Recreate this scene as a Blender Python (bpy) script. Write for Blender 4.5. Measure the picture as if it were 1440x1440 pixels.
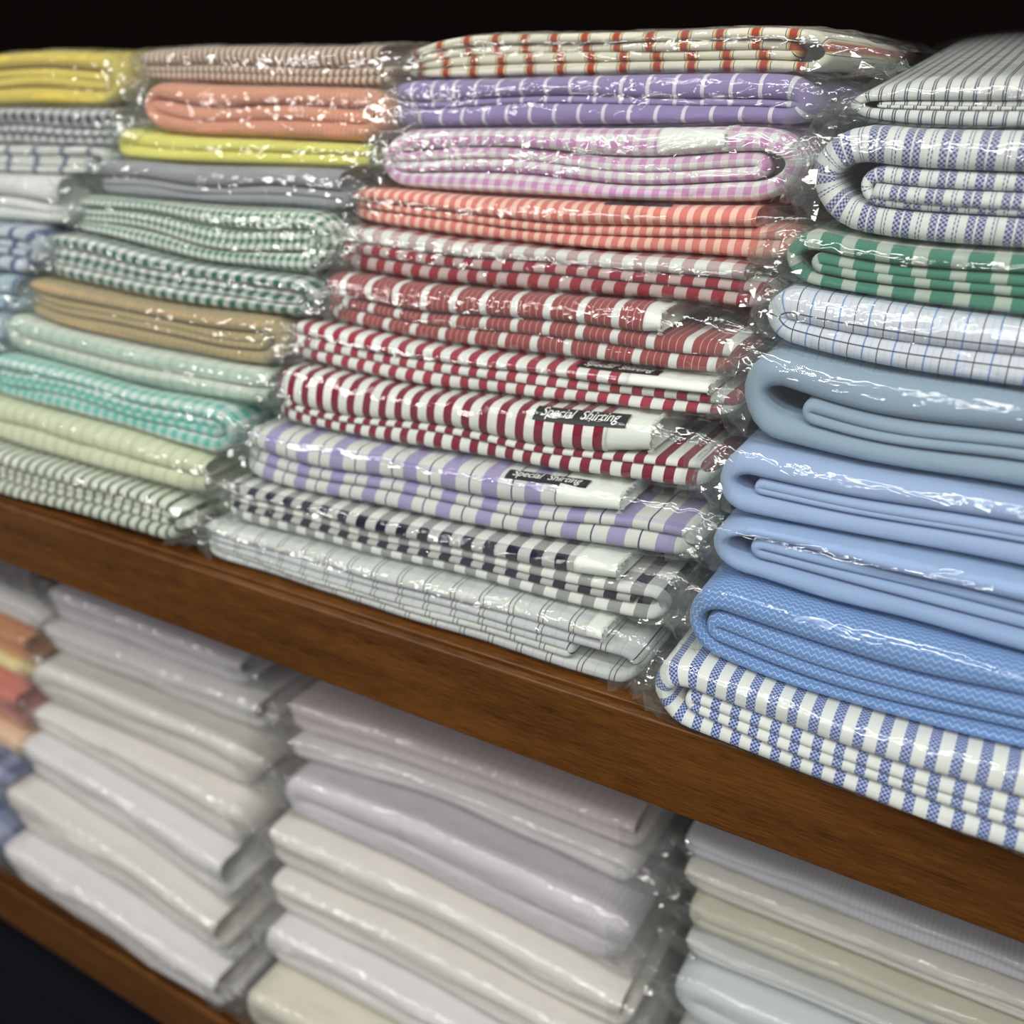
import bpy, math, random
import numpy as np
from mathutils import Matrix, Vector

for o in list(bpy.data.objects): bpy.data.objects.remove(o)
SC = bpy.context.scene
COL = SC.collection

# ------------------------------------------------------------------ camera
F = 1330.0                      # focal length in pixels of the 1440 frame
XV, YV = -2520.0, -605.0        # where the shelf's long lines vanish, from the frame centre
ex = -np.array([XV, YV, F]); ex /= np.linalg.norm(ex)
k_ = F*F/(-YV); ez = -np.array([0, k_, F]); ez /= np.linalg.norm(ez)
ey = np.cross(ez, ex)
R = np.stack([ex, ey, ez], 1)   # world -> camera (x right, y down, z forward)
DIST = 0.345
CAM = np.array([0.0, -DIST, 0.784*DIST])
right, down, fwd = R[0], R[1], R[2]
cam = bpy.data.objects.new('camera', bpy.data.cameras.new('camera'))
COL.objects.link(cam)
cam.matrix_world = Matrix(((right[0], -down[0], -fwd[0], CAM[0]),
                           (right[1], -down[1], -fwd[1], CAM[1]),
                           (right[2], -down[2], -fwd[2], CAM[2]), (0, 0, 0, 1)))
cam.data.sensor_width = 36.0
cam.data.lens = F/1440*36.0
cam.data.clip_start = 0.01
cam.data.dof.use_dof = True
cam.data.dof.focus_distance = 0.435
cam.data.dof.aperture_fstop = 4.8
SC.camera = cam

# ------------------------------------------------------------------ light
SC.view_settings.view_transform = 'Standard'
SC.view_settings.look = 'None'
SC.view_settings.gamma = 1.0
SC.view_settings.use_curve_mapping = False
SC.view_settings.exposure = 0.0
W = bpy.data.worlds.new('world'); SC.world = W; W.use_nodes = True
W.node_tree.nodes['Background'].inputs[0].default_value = (0.97, 1.0, 0.98, 1)
W.node_tree.nodes['Background'].inputs[1].default_value = 0.23
SC.cycles.transparent_max_bounces = 24

def area(name, loc, target, sx, sy, power, col=(1, 0.99, 0.95)):
    l = bpy.data.lights.new(name, 'AREA'); l.shape = 'RECTANGLE'
    l.size, l.size_y, l.energy, l.color = sx, sy, power, col
    o = bpy.data.objects.new(name, l); COL.objects.link(o); o.location = loc
    o.rotation_euler = (Vector(target)-Vector(loc)).to_track_quat('-Z', 'Y').to_euler()
    return o
area('ceiling_tube_light', (-0.1, -0.75, 1.55), (-0.1, 0.1, 0.1), 2.2, 0.08, 17)
area('ceiling_tube_light', (-0.6, -1.5, 1.7), (-0.3, 0.1, 0.0), 2.4, 0.08, 17)
area('ceiling_panel_light', (0.9, -1.6, 1.4), (-0.1, 0.1, 0.0), 0.45, 0.45, 12, (1, 0.97, 0.92))
area('ceiling_panel_light', (-1.9, -1.5, 1.2), (-0.3, 0.1, -0.1), 0.45, 0.45, 12, (1, 0.97, 0.92))

# ------------------------------------------------------------------ pixel -> place
def ray(px, py): return R.T @ np.array([px-720.0, py-720.0, F])
XK = -0.12
def on_plane(px, py, lam, z0, y0, kap=0.0):
    """point where the sight line meets the leaning front plane y = y0 + lam*(z-z0) + kap*(x-XK)"""
    d = ray(px, py)
    t = (y0 + lam*(CAM[2]-z0) + kap*(CAM[0]-XK) - CAM[1])/(d[1]-lam*d[2]-kap*d[0])
    return CAM + t*d

# ------------------------------------------------------------------ materials
def mute(c, k=0.14):
    g = 0.3*c[0]+0.59*c[1]+0.11*c[2]
    return tuple((v+(g-v)*k)*0.985 for v in c)
def s2l(c):
    return tuple((v/255/12.92 if v/255 <= 0.04045 else ((v/255+0.055)/1.055)**2.4) for v in c)
def nodes(m):
    m.use_nodes = True
    return m.node_tree, m.node_tree.nodes['Principled BSDF']
def N(nt, t, **kw):
    n = nt.nodes.new(t)
    for k, v in kw.items(): setattr(n, k, v)
    return n
def mathn(nt, op, a, b=None, c=None):
    n = N(nt, 'ShaderNodeMath', operation=op)
    for i, v in enumerate((a, b, c)):
        if v is None: continue
        if isinstance(v, (int, float)): n.inputs[i].default_value = v
        else: nt.links.new(v, n.inputs[i])
    return n.outputs[0]
def mixc(nt, fac, a, b, mode='MIX'):
    n = N(nt, 'ShaderNodeMix', data_type='RGBA', blend_type=mode)
    for i, v in ((0, fac), (6, a), (7, b)):
        if isinstance(v, (int, float)): n.inputs[i].default_value = v
        elif isinstance(v, tuple): n.inputs[i].default_value = (*v[:3], 1)
        else: nt.links.new(v, n.inputs[i])
    return n.outputs[2]
def ramp(nt, coord, period, stops, shift=0.0):
    fr = mathn(nt, 'FRACT', mathn(nt, 'ADD', mathn(nt, 'DIVIDE', coord, period), shift))
    r = N(nt, 'ShaderNodeValToRGB'); r.color_ramp.interpolation = 'CONSTANT'
    el = r.color_ramp.elements
    while len(el) > 1: el.remove(el[-1])
    el[0].position = 0; el[0].color = (*s2l(mute(stops[0][1])), 1)
    for p, c in stops[1:]:
        e = el.new(p); e.color = (*s2l(mute(c)), 1)
    nt.links.new(fr, r.inputs[0])
    return r.outputs[0]

def fabric(name, warp, period, weft=None, wperiod=None, twill=0.0, micro=None, zig=None, mix=0.5, blend='MIX', sheen=0.15, rough=0.75, fine=0.0006):
    m = bpy.data.materials.new(name); nt, bs = nodes(m)
    uv = N(nt, 'ShaderNodeUVMap'); sp = N(nt, 'ShaderNodeSeparateXYZ'); nt.links.new(uv.outputs[0], sp.inputs[0])
    u, v = sp.outputs[0], sp.outputs[1]
    if len(warp) == 1 and not weft: col = ramp(nt, u, 1.0, warp)
    else: col = ramp(nt, u, period, warp)
    if weft:
        c2 = ramp(nt, v, wperiod or period, weft)
        col = mixc(nt, mix, col, c2, blend)
    if micro:       # fine two-colour weave inside the dark stripes
        base, light, size, mask_stops = micro
        ck = N(nt, 'ShaderNodeTexChecker'); ck.inputs[3].default_value = 1/size
        ck.inputs[1].default_value = (*s2l(base), 1); ck.inputs[2].default_value = (*s2l(light), 1)
        cb = N(nt, 'ShaderNodeCombineXYZ'); nt.links.new(u, cb.inputs[0]); nt.links.new(v, cb.inputs[1]); cb.inputs[2].default_value = 0.0001
        nt.links.new(cb.outputs[0], ck.inputs[0])
        mk = ramp(nt, u, period, [(p, (255,)*3 if k else (0,)*3) for p, k in mask_stops])
        col = mixc(nt, mk, col, ck.outputs[0])
    if zig:
        c, pu, pv, w = zig
        tri = mathn(nt, 'PINGPONG', u, pu)
        kk = mathn(nt, 'FRACT', mathn(nt, 'DIVIDE', mathn(nt, 'ADD', v, tri), pv))
        col = mixc(nt, mathn(nt, 'LESS_THAN', kk, w), col, s2l(c))
    if twill:
        d = mathn(nt, 'SINE', mathn(nt, 'MULTIPLY', mathn(nt, 'ADD', u, v), 2*math.pi/0.0011))
        f_ = mathn(nt, 'MULTIPLY_ADD', d, twill, 1-twill)
        cc = N(nt, 'ShaderNodeCombineXYZ')
        for i in range(3): nt.links.new(f_, cc.inputs[i])
        col = mixc(nt, 1.0, col, cc.outputs[0], 'MULTIPLY')
    # cloth is never perfectly even
    tc = N(nt, 'ShaderNodeTexCoord'); nz = N(nt, 'ShaderNodeTexNoise'); nz.inputs['Scale'].default_value = 35
    nt.links.new(tc.outputs['Object'], nz.inputs[0])
    mr = N(nt, 'ShaderNodeMapRange'); mr.inputs[3].default_value = 0.93; mr.inputs[4].default_value = 1.05
    nt.links.new(nz.outputs[0], mr.inputs[0])
    cc = N(nt, 'ShaderNodeCombineXYZ')
    for i in range(3): nt.links.new(mr.outputs[0], cc.inputs[i])
    col = mixc(nt, 1.0, col, cc.outputs[0], 'MULTIPLY')
    nt.links.new(col, bs.inputs['Base Color'])
    bs.inputs['Roughness'].default_value = rough
    bs.inputs['Specular IOR Level'].default_value = 0.25
    bs.inputs['Sheen Weight'].default_value = sheen
    # thread relief
    h = mathn(nt, 'ADD', mathn(nt, 'SINE', mathn(nt, 'MULTIPLY', u, 2*math.pi/fine)), mathn(nt, 'SINE', mathn(nt, 'MULTIPLY', v, 2*math.pi/fine)))
    b = N(nt, 'ShaderNodeBump'); b.inputs['Strength'].default_value = 0.25; b.inputs['Distance'].default_value = 0.0001
    nt.links.new(h, b.inputs['Height'])
    b2 = N(nt, 'ShaderNodeBump'); b2.inputs['Strength'].default_value = 0.5; b2.inputs['Distance'].default_value = 0.0015
    n2 = N(nt, 'ShaderNodeTexNoise'); n2.inputs['Scale'].default_value = 60; nt.links.new(tc.outputs['Object'], n2.inputs[0])
    nt.links.new(n2.outputs[0], b2.inputs['Height']); nt.links.new(b.outputs[0], b2.inputs['Normal'])
    nt.links.new(b2.outputs[0], bs.inputs['Normal'])
    return m

def plain(name, rgb, rough=0.6, spec=0.4):
    m = bpy.data.materials.new(name); nt, bs = nodes(m)
    bs.inputs['Base Color'].default_value = (*s2l(rgb), 1)
    bs.inputs['Roughness'].default_value = rough; bs.inputs['Specular IOR Level'].default_value = spec
    nz = N(nt, 'ShaderNodeTexNoise'); nz.inputs['Scale'].default_value = 400
    tc = N(nt, 'ShaderNodeTexCoord'); nt.links.new(tc.outputs['Object'], nz.inputs[0])
    b = N(nt, 'ShaderNodeBump'); b.inputs['Strength'].default_value = 0.15; b.inputs['Distance'].default_value = 0.0003
    nt.links.new(nz.outputs[0], b.inputs['Height']); nt.links.new(b.outputs[0], bs.inputs['Normal'])
    return m

def film_mat(name, base=0.05, gain=0.55, power=3.5, bump=0.9, tint=(0.97, 0.985, 0.975), fog=0.03):
    m = bpy.data.materials.new(name); m.use_nodes = True; nt = m.node_tree; nt.nodes.clear()
    out = N(nt, 'ShaderNodeOutputMaterial')
    tr = N(nt, 'ShaderNodeBsdfTransparent'); tr.inputs[0].default_value = (*tint, 1)
    gl = N(nt, 'ShaderNodeBsdfGlossy'); gl.inputs['Roughness'].default_value = 0.05
    df = N(nt, 'ShaderNodeBsdfDiffuse'); df.inputs[0].default_value = (0.85, 0.87, 0.86, 1)
    tc = N(nt, 'ShaderNodeTexCoord')
    mp = N(nt, 'ShaderNodeMapping'); mp.inputs['Scale'].default_value = (0.55, 1.0, 1.35); nt.links.new(tc.outputs['Object'], mp.inputs[0])
    n1 = N(nt, 'ShaderNodeTexNoise'); n1.inputs['Scale'].default_value = 55; n1.inputs['Detail'].default_value = 3; n1.inputs['Distortion'].default_value = 0.6
    nt.links.new(mp.outputs[0], n1.inputs[0])
    r1 = mathn(nt, 'ABSOLUTE', mathn(nt, 'SUBTRACT', n1.outputs[0], 0.5))
    vo = N(nt, 'ShaderNodeTexVoronoi', feature='DISTANCE_TO_EDGE'); vo.inputs['Scale'].default_value = 70
    nt.links.new(mp.outputs[0], vo.inputs[0])
    hh = mathn(nt, 'ADD', mathn(nt, 'MULTIPLY', r1, -3.0), mathn(nt, 'MULTIPLY', mathn(nt, 'MINIMUM', vo.outputs[0], 0.2), 1.5))
    b = N(nt, 'ShaderNodeBump'); b.inputs['Strength'].default_value = bump; b.inputs['Distance'].default_value = 0.0009
    nt.links.new(hh, b.inputs['Height']); nt.links.new(b.outputs[0], gl.inputs['Normal'])
    lw = N(nt, 'ShaderNodeLayerWeight'); lw.inputs[0].default_value = 0.5; nt.links.new(b.outputs[0], lw.inputs['Normal'])
    f = mathn(nt, 'MULTIPLY_ADD', mathn(nt, 'POWER', lw.outputs['Facing'], power), gain, base)
    m0 = N(nt, 'ShaderNodeMixShader'); m0.inputs[0].default_value = fog
    nt.links.new(tr.outputs[0], m0.inputs[1]); nt.links.new(df.outputs[0], m0.inputs[2])
    mx = N(nt, 'ShaderNodeMixShader'); nt.links.new(f, mx.inputs[0])
    nt.links.new(m0.outputs[0], mx.inputs[1]); nt.links.new(gl.outputs[0], mx.inputs[2])
    nt.links.new(mx.outputs[0], out.inputs[0])
    return m

def wood(name, c1, c2, rough=0.38):
    m = bpy.data.materials.new(name); nt, bs = nodes(m)
    tc = N(nt, 'ShaderNodeTexCoord'); mp = N(nt, 'ShaderNodeMapping'); mp.inputs['Scale'].default_value = (16, 100, 300)
    nt.links.new(tc.outputs['Object'], mp.inputs[0])
    n = N(nt, 'ShaderNodeTexNoise'); n.inputs['Scale'].default_value = 4; n.inputs['Detail'].default_value = 6; n.inputs['Roughness'].default_value = 0.65
    nt.links.new(mp.outputs[0], n.inputs[0])
    mp2 = N(nt, 'ShaderNodeMapping'); mp2.inputs['Scale'].default_value = (2.2, 10, 26); nt.links.new(tc.outputs['Object'], mp2.inputs[0])
    n2 = N(nt, 'ShaderNodeTexNoise'); n2.inputs['Scale'].default_value = 3; n2.inputs['Detail'].default_value = 3; nt.links.new(mp2.outputs[0], n2.inputs[0])
    h = mathn(nt, 'MULTIPLY_ADD', n.outputs[0], 0.75, mathn(nt, 'MULTIPLY', n2.outputs[0], 0.4))
    r = N(nt, 'ShaderNodeValToRGB'); r.color_ramp.elements[0].position = 0.42; r.color_ramp.elements[1].position = 0.72
    r.color_ramp.elements[0].color = (*s2l(c1), 1); r.color_ramp.elements[1].color = (*s2l(c2), 1)
    nt.links.new(h, r.inputs[0]); nt.links.new(r.outputs[0], bs.inputs['Base Color'])
    bs.inputs['Roughness'].default_value = rough; bs.inputs['Specular IOR Level'].default_value = 0.25 if rough < 0.6 else 0.03
    b = N(nt, 'ShaderNodeBump'); b.inputs['Strength'].default_value = 0.2; b.inputs['Distance'].default_value = 0.0003
    nt.links.new(n.outputs[0], b.inputs['Height']); nt.links.new(b.outputs[0], bs.inputs['Normal'])
    return m

FILM = film_mat('clear_film', base=0.07, gain=0.65, bump=1.3)
FILM_SMOOTH = film_mat('clear_film_taut', base=0.055, bump=0.5, fog=0.015)
FILM_CRUSHED = film_mat('clear_film_crushed', base=0.10, gain=0.6, bump=0.35, fog=0.03)
FILM_WHITE = film_mat('clear_film_low_shelf', base=0.075, bump=1.2, gain=0.6, fog=0.05, tint=(0.985, 0.982, 0.98))
M_WOOD = wood('brown_wood', (60, 35, 12), (112, 69, 28))
M_WOOD_SHADED = wood('shaded_wood', (7, 4, 3), (12, 7, 5), 0.9)  # shade of the unit's interior put into the wood colour, hence near black
M_GROOVE = plain('dark_groove', (10, 6, 4), 0.6)
M_BLACK = plain('black_sticker', (18, 20, 22), 0.45)
M_LETTER = plain('white_print', (235, 238, 232), 0.6)
M_SELV = plain('white_selvage', (226, 230, 222), 0.85, 0.2)

# ------------------------------------------------------------------ mesh helpers
def mesh_obj(name, verts, faces, mat, parent=None, uvs=None, smooth=True):
    me = bpy.data.meshes.new(name); me.from_pydata([tuple(v) for v in verts], [], faces)
    if uvs is not None:
        l = me.uv_layers.new(name='UVMap'); idx = np.empty(len(me.loops), dtype=np.int32); me.loops.foreach_get('vertex_index', idx)
        l.data.foreach_set('uv', np.asarray(uvs, dtype=np.float32)[idx].ravel())
    me.polygons.foreach_set('use_smooth', [smooth]*len(me.polygons))
    me.materials.append(mat)
    o = bpy.data.objects.new(name, me); COL.objects.link(o)
    if parent is not None:
        o.parent = parent; o.matrix_parent_inverse = Matrix.Translation(-parent.location)
    return o
def grid_faces(nu, nv, close_v=False):
    f = []
    for i in range(nu-1):
        for j in range(nv if close_v else nv-1):
            j2 = (j+1) % nv
            f.append((i*nv+j, (i+1)*nv+j, (i+1)*nv+j2, i*nv+j2))
    return f
def box(name, x0, x1, y0, y1, z0, z1, mat, parent, bev=0.0):
    import bmesh
    bm = bmesh.new(); bmesh.ops.create_cube(bm, size=1)
    for v in bm.verts:
        v.co = Vector(((v.co.x+0.5)*(x1-x0)+x0, (v.co.y+0.5)*(y1-y0)+y0, (v.co.z+0.5)*(z1-z0)+z0))
    if bev: bmesh.ops.bevel(bm, geom=bm.edges[:], offset=bev, segments=3, affect='EDGES', profile=0.5)
    me = bpy.data.meshes.new(name); bm.to_mesh(me); bm.free(); me.materials.append(mat)
    o = bpy.data.objects.new(name, me); COL.objects.link(o); o.parent = parent
    if parent is not None: o.matrix_parent_inverse = parent.matrix_world.inverted()
    return o

class Noise:
    """cheap smooth noise: a few random sines"""
    def __init__(self, seed, freq, dims=2, n=7):
        r = np.random.RandomState(seed)
        self.k = r.normal(size=(n, dims)); self.k /= np.linalg.norm(self.k, axis=1)[:, None]
        self.k *= (freq*np.exp(r.uniform(-0.7, 0.7, n)))[:, None]; self.p = r.uniform(0, 6.28, n)
    def __call__(self, *c):
        s = 0
        for k, p in zip(self.k, self.p): s = s+np.sin(sum(a*b for a, b in zip(k, c))+p)
        return s/math.sqrt(len(self.p))*1.0

# ------------------------------------------------------------------ packets
class Crevice:
    """line between two packets on the leaning front plane, from points of the photograph"""
    def __init__(self, pts, lam, z0, y0, kap=0.0):
        P = np.array([on_plane(px, py, lam, z0, y0, kap) for px, py in pts]); P = P[np.argsort(P[:, 0])]
        xs = np.linspace(P[0, 0]-0.35, P[-1, 0]+0.35, 500)
        z = np.interp(xs, P[:, 0], P[:, 2])
        sl = (P[1, 2]-P[0, 2])/(P[1, 0]-P[0, 0]); sr = (P[-1, 2]-P[-2, 2])/(P[-1, 0]-P[-2, 0])
        sl, sr = np.clip(sl, -0.12, 0.12), np.clip(sr, -0.12, 0.12)
        L = xs < P[0, 0]; z[L] = P[0, 2]+sl*(xs[L]-P[0, 0])
        L = xs > P[-1, 0]; z[L] = P[-1, 2]+sr*(xs[L]-P[-1, 0])
        w = 25; ker = np.hanning(2*w+1); ker /= ker.sum()
        zp = np.concatenate([z[0]+(z[1]-z[0])*np.arange(-w, 0), z, z[-1]+(z[-1]-z[-2])*np.arange(1, w+1)])
        self.xs, self.z = xs, np.maximum(np.convolve(zp, ker, 'valid'), z0+0.0004)
    def __call__(self, x): return np.interp(x, self.xs, self.z)

class Packet:
    def __init__(self, top, bot, x0, x1, lam, z0, y0, seed, depth=0.24, yaw=0.0, lift=0.0, shear=0.4, rnd=1.0):
        self.shear, self.rnd = shear, rnd
        self.top, self.bot, self.x0, self.x1, self.lam, self.z0, self.y0 = top, bot, x0, x1, lam, z0, y0
        xx = np.linspace(x0, x1, 30); self.h = float(np.mean(np.maximum(top(xx)-bot(xx), 0.004))); self.depth = depth
        self.nz = Noise(seed, 60, 2); self.nz2 = Noise(seed+7, 28, 1, 4); self.yaw, self.lift = yaw, lift
    def map(self, X, Wm, D):
        zb, zt = self.bot(X), self.top(X); h = np.maximum(zt-zb, 0.004)
        s = Wm/self.h
        s = s+0.045*self.nz2(X)*np.sin(np.pi*np.clip(s, 0, 1))
        # corners of the folded cloth are soft: the ends recede and flatten a little
        e = np.exp(-np.maximum(X-self.x0, 0)/0.006)+np.exp(-np.maximum(self.x1-X, 0)/0.006)
        s = s+(0.5-s)*0.16*np.minimum(e, 1)
        z = zb+s*h
        y = self.y0+self.lam*(zb+self.shear*(z-zb)-self.z0)+D+0.004*e+self.yaw*(X-XK)
        y = y+0.0007*self.nz(X, Wm*6)*np.exp(-np.maximum(D, 0)/0.03)
        z = z+np.clip(D, 0, 1)*self.lift*s
        return np.stack(np.broadcast_arrays(X, y, z), -1)

def cloth(p, path, th, mat, parent, name='cloth_fold', u0=0.0, front=0.0, v0=0.0, seed=0, wav=1.0, ragged=0.0, closed=False):
    """sweep a flat folded layer (rounded front) along a path of (X, W) points; th = thickness along it"""
    path = np.array(path); th = np.broadcast_to(np.array(th, dtype=float), (len(path),))
    d = np.diff(path, axis=0); seg = np.hypot(d[:, 0], d[:, 1]); s = np.concatenate([[0], np.cumsum(seg)])
    tg = np.gradient(path, axis=0)
    if closed: tg[0] = tg[-1] = (path[1]-path[-2])
    tg /= np.linalg.norm(tg, axis=1)[:, None]
    nrm = np.stack([-tg[:, 1], tg[:, 0]], 1)
    # profile: offset in [-.5,.5], depth
    ang = np.linspace(-90, 90, 11)*math.pi/180
    off = np.concatenate([[-0.5, -0.5, -0.5], 0.5*np.sign(np.sin(ang))*np.abs(np.sin(ang))**0.8, [0.5, 0.5, 0.5]])
    dep = np.concatenate([[p.depth, p.depth*0.4, 0.02], None or np.zeros(11), [0.02, p.depth*0.4, p.depth]])
    arc = np.concatenate([[0]*3, np.cos(ang), [0]*3])
    nv = len(off); nu = len(path)
    T = th[:, None]; RR = np.minimum(T*0.62, 0.006)*np.where(off > 0.01, 1.5*p.rnd, 1.0)[None]
    n1 = Noise(seed+3, 45, 1)
    fj = front+0.0006*wav*n1(s)[:, None]
    Xg = path[:, :1]+nrm[:, :1]*off[None]*T
    Wg = path[:, 1:]+nrm[:, 1:]*off[None]*T
    D = np.where((np.arange(nv) >= 3) & (np.arange(nv) < nv-3), RR*(1-arc[None]), RR+np.maximum(dep[None]-0*RR, 0))+fj
    if ragged:
        rr = np.random.RandomState(seed).uniform(-1, 1, nv)*ragged; Xg[-1] += rr; Xg[-2] += rr*0.5
    P = p.map(Xg, Wg, D)
    # arclength across
    vv = np.zeros((nu, nv)); vv[:, 1:] = np.cumsum(np.linalg.norm(np.diff(P, axis=1), axis=2), axis=1)
    vv -= vv[:, nv//2:nv//2+1]
    if name == 'cloth_fold' and not hasattr(p, 'surf'): p.surf = (path[:, 0], vv.copy(), P)
    vv += v0
    uu = np.repeat((s+u0)[:, None], nv, 1)
    V = P.reshape(-1, 3); UV = np.stack([uu, vv], -1).reshape(-1, 2)
    Fc = grid_faces(nu, nv, True)
    if not closed: Fc.append(tuple(range(nv))[::-1]); Fc.append(tuple((nu-1)*nv+j for j in range(nv)))
    return mesh_obj(name, V, Fc, mat, parent, UV)

def straight(a, b, w, step=0.0045):
    n = max(6, int(abs(b-a)/step)); return [(a+(b-a)*i/n, w) for i in range(n+1)]

def build_cloth(p, spec, mat, root, seed, phase=0.0, bulge=1.0):
    """spec: list of (side, top_fraction, bottom_fraction, start, end); nested from outside inward.
       side L/R closed on that end, O closed on both, S one single slab (top_fraction thick, on top)"""
    lo, hi = 0.02*p.h, 0.98*p.h; Lx = p.x1-p.x0
    n = 0; rnd = random.Random(seed)
    for side, tf, bf, a0, a1, *vx in spec:
        tt, tb = tf*p.h, bf*p.h
        xa, xb = p.x0+a0*Lx, p.x0+a1*Lx
        fr = rnd.uniform(-0.0006, 0.0012)+(0.0 if n == 0 else 0.0015)
        v0 = vx[0] if vx else rnd.uniform(0, 0.03)
        if side == 'S':
            w = hi-tt/2; path = straight(xa, xb, w)
            cloth(p, path, tt*0.97, mat, root, u0=xa+phase, front=fr-0.0008, v0=v0, seed=seed+n)
            hi -= tt
        elif side == 'B':
            w = lo+tt/2; path = straight(xa, xb, w)
            cloth(p, path, tt*0.97, mat, root, u0=xa+phase, front=fr, v0=v0, seed=seed+n)
            lo += tt
        else:
            wt, wb = hi-tt/2, lo+tb/2; rad = (wt-wb)/2; cx = max(rad*1.5, 0.003)
            left = side in 'LO'
            turn = []; nt_ = 12
            if side == 'L':
                path = straight(xb, xa+cx+tt/2, wt)[:-1]; k = len(path)
                for i in range(nt_+1):
                    a = math.pi/2+math.pi*i/nt_; path.append((xa+cx+tt/2+cx*math.cos(a), (wt+wb)/2+rad*math.sin(a)))
                k2 = len(path); path += straight(xa+cx+tt/2, xb, wb)[1:]
                path = path[::-1]
                ths = [tb]*(len(path)-k2)+list(np.linspace(tb, tt, nt_+1))+[tt]*k
                d0 = xb-xa
                u0 = xa-d0-2*cx
            elif side == 'R':
                path = straight(xa, xb-cx-tt/2, wt)[:-1]; k = len(path)
                for i in range(nt_+1):
                    a = math.pi/2-math.pi*i/nt_; path.append((xb-cx-tt/2+cx*math.cos(a), (wt+wb)/2+rad*math.sin(a)))
                k2 = len(path); path += straight(xb-cx-tt/2, xa, wb)[1:]
                ths = [tt]*k+list(np.linspace(tt, tb, nt_+1))+[tb]*(len(path)-k2)
                u0 = xa
            else:
                path = straight(xa+0.4*(xb-xa), xb-cx-tt/2, wt)[:-1]; ths = [tt]*len(path)
                for i in range(nt_+1):
                    a = math.pi/2-math.pi*i/nt_; path.append((xb-cx-tt/2+cx*math.cos(a), (wt+wb)/2+rad*math.sin(a))); ths.append(tt+(tb-tt)*i/nt_)
                q = straight(xb-cx-tt/2, xa+cx+tt/2, wb)[1:-1]; path += q; ths += [tb]*len(q)
                for i in range(nt_+1):
                    a = -math.pi/2-math.pi*i/nt_; path.append((xa+cx+tt/2+cx*math.cos(a), (wt+wb)/2+rad*math.sin(a))); ths.append(tb+(tt-tb)*i/nt_)
                q = straight(xa+cx+tt/2, xa+0.4*(xb-xa), wt)[1:]; path += q; ths += [tt]*len(q)
                u0 = xa
            cloth(p, path, np.array(ths)*0.955, mat, root, u0=u0+phase, front=fr, v0=v0, seed=seed+n, closed=(side == 'O'))
            hi -= tt; lo += tb
        n += 1

def build_film(p, mat, root, seed, eL=0.022, eR=0.022, amp=1.0, name='plastic_wrap'):
    x = np.concatenate([np.linspace(p.x0-eL, p.x0, 26)[:-1], np.linspace(p.x0, p.x1, 150), np.linspace(p.x1, p.x1+eR, 26)[1:]])
    m = 30
    # profile parameter: (s in 0..1 height, depth)
    t = np.linspace(0, 1, 18); ang = -math.pi/2+math.pi*t
    sp = 0.5+0.5*np.sign(np.sin(ang))*np.abs(np.sin(ang))**0.62
    cp = np.abs(np.cos(ang))**0.9
    backs = np.array([p.depth+0.004, p.depth*0.55, 0.075, 0.045, 0.025, 0.012])
    s = np.concatenate([[0]*6, sp, [1]*6]); m = len(s)
    fb = np.concatenate([np.ones(6), 1-cp, np.ones(6)])       # 0 at the very front
    bk = np.concatenate([backs, np.zeros(18), backs[::-1]])
    rad = min(0.45*p.h, 0.009)
    X = np.repeat(x[:, None], m, 1); S = np.repeat(s[None], len(x), 0)
    out = np.maximum(np.maximum(p.x0-X, X-p.x1), 0); ee = np.where(X < p.x0, out/max(eL, 1e-4), out/max(eR, 1e-4))
    rs = np.random.RandomState(seed)
    wm = 0.5+rs.uniform(-0.2, 0.2)
    sq = 1-0.72*np.clip(ee, 0, 1)**0.8
    S2 = wm+(S-wm)*sq*(1.0)
    D = -0.0016+rad*fb[None]+bk[None]+0.007*ee**1.2
    na, nb, nc = Noise(seed, 95, 2), Noise(seed+1, 210, 2), Noise(seed+2, 420, 2)
    c1 = X; c2 = np.cumsum(np.concatenate([[0], np.hypot(np.diff(s)*p.h, np.diff(rad*fb+bk))]))[None]*np.ones_like(X)
    ridge = lambda v: 1-2*np.abs(np.tanh(v))
    end = np.exp(-np.minimum(np.abs(X-p.x0), np.abs(p.x1-X))/0.02)
    A = amp*(0.00045+0.0007*end+0.0030*np.clip(ee, 0, 1))
    disp = A*(0.9*ridge(na(c1*0.35, c2*1.7))+0.6*ridge(nb(c1*0.8, c2*1.2))+0.35*nc(c1, c2))
    nS = np.where(s == 0, -1.0, np.where(s == 1, 1.0, 2*(s-0.5)))[None]
    D = D-disp*np.clip(cp.max()*1-fb[None], 0, 1)-0.0002
    Wm = S2*p.h+nS*np.minimum(disp*0.8+0.0004, 0.0016+0.004*ee)
    # map with cloth ends ignored beyond them
    zb, zt = p.bot(X), p.top(X); h = np.maximum(zt-zb, 0.004); z = zb+(Wm/p.h)*h
    z = z-0.004*ee**2*rs.uniform(-0.5, 1.5)
    y = p.y0+p.lam*(zb+p.shear*(z-zb)-p.z0)+D+p.yaw*(X-XK)
    z = z+np.clip(D, 0, 1)*p.lift*S2
    V = np.stack([X, y, z], -1).reshape(-1, 3)
    return mesh_obj(name, V, grid_faces(len(x), m), mat, root)

def top_point(p, X, v, lift=0.0004):
    """point on the outermost layer, v metres up and over from the middle of its rounded front"""
    xs, vv, P = p.surf
    i = int(np.clip(np.searchsorted(xs, X)-1, 0, len(xs)-2)); f = (X-xs[i])/(xs[i+1]-xs[i])
    row = P[i]*(1-f)+P[i+1]*f; rv = vv[i]*(1-f)+vv[i+1]*f
    q = np.array([np.interp(v, rv, row[:, k]) for k in range(3)])
    a = np.array([np.interp(v+0.0015, rv, row[:, k]) for k in range(3)])-np.array([np.interp(v-0.0015, rv, row[:, k]) for k in range(3)])
    n = np.array([0, -a[2], a[1]]); n /= np.linalg.norm(n)
    return q+n*lift

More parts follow.
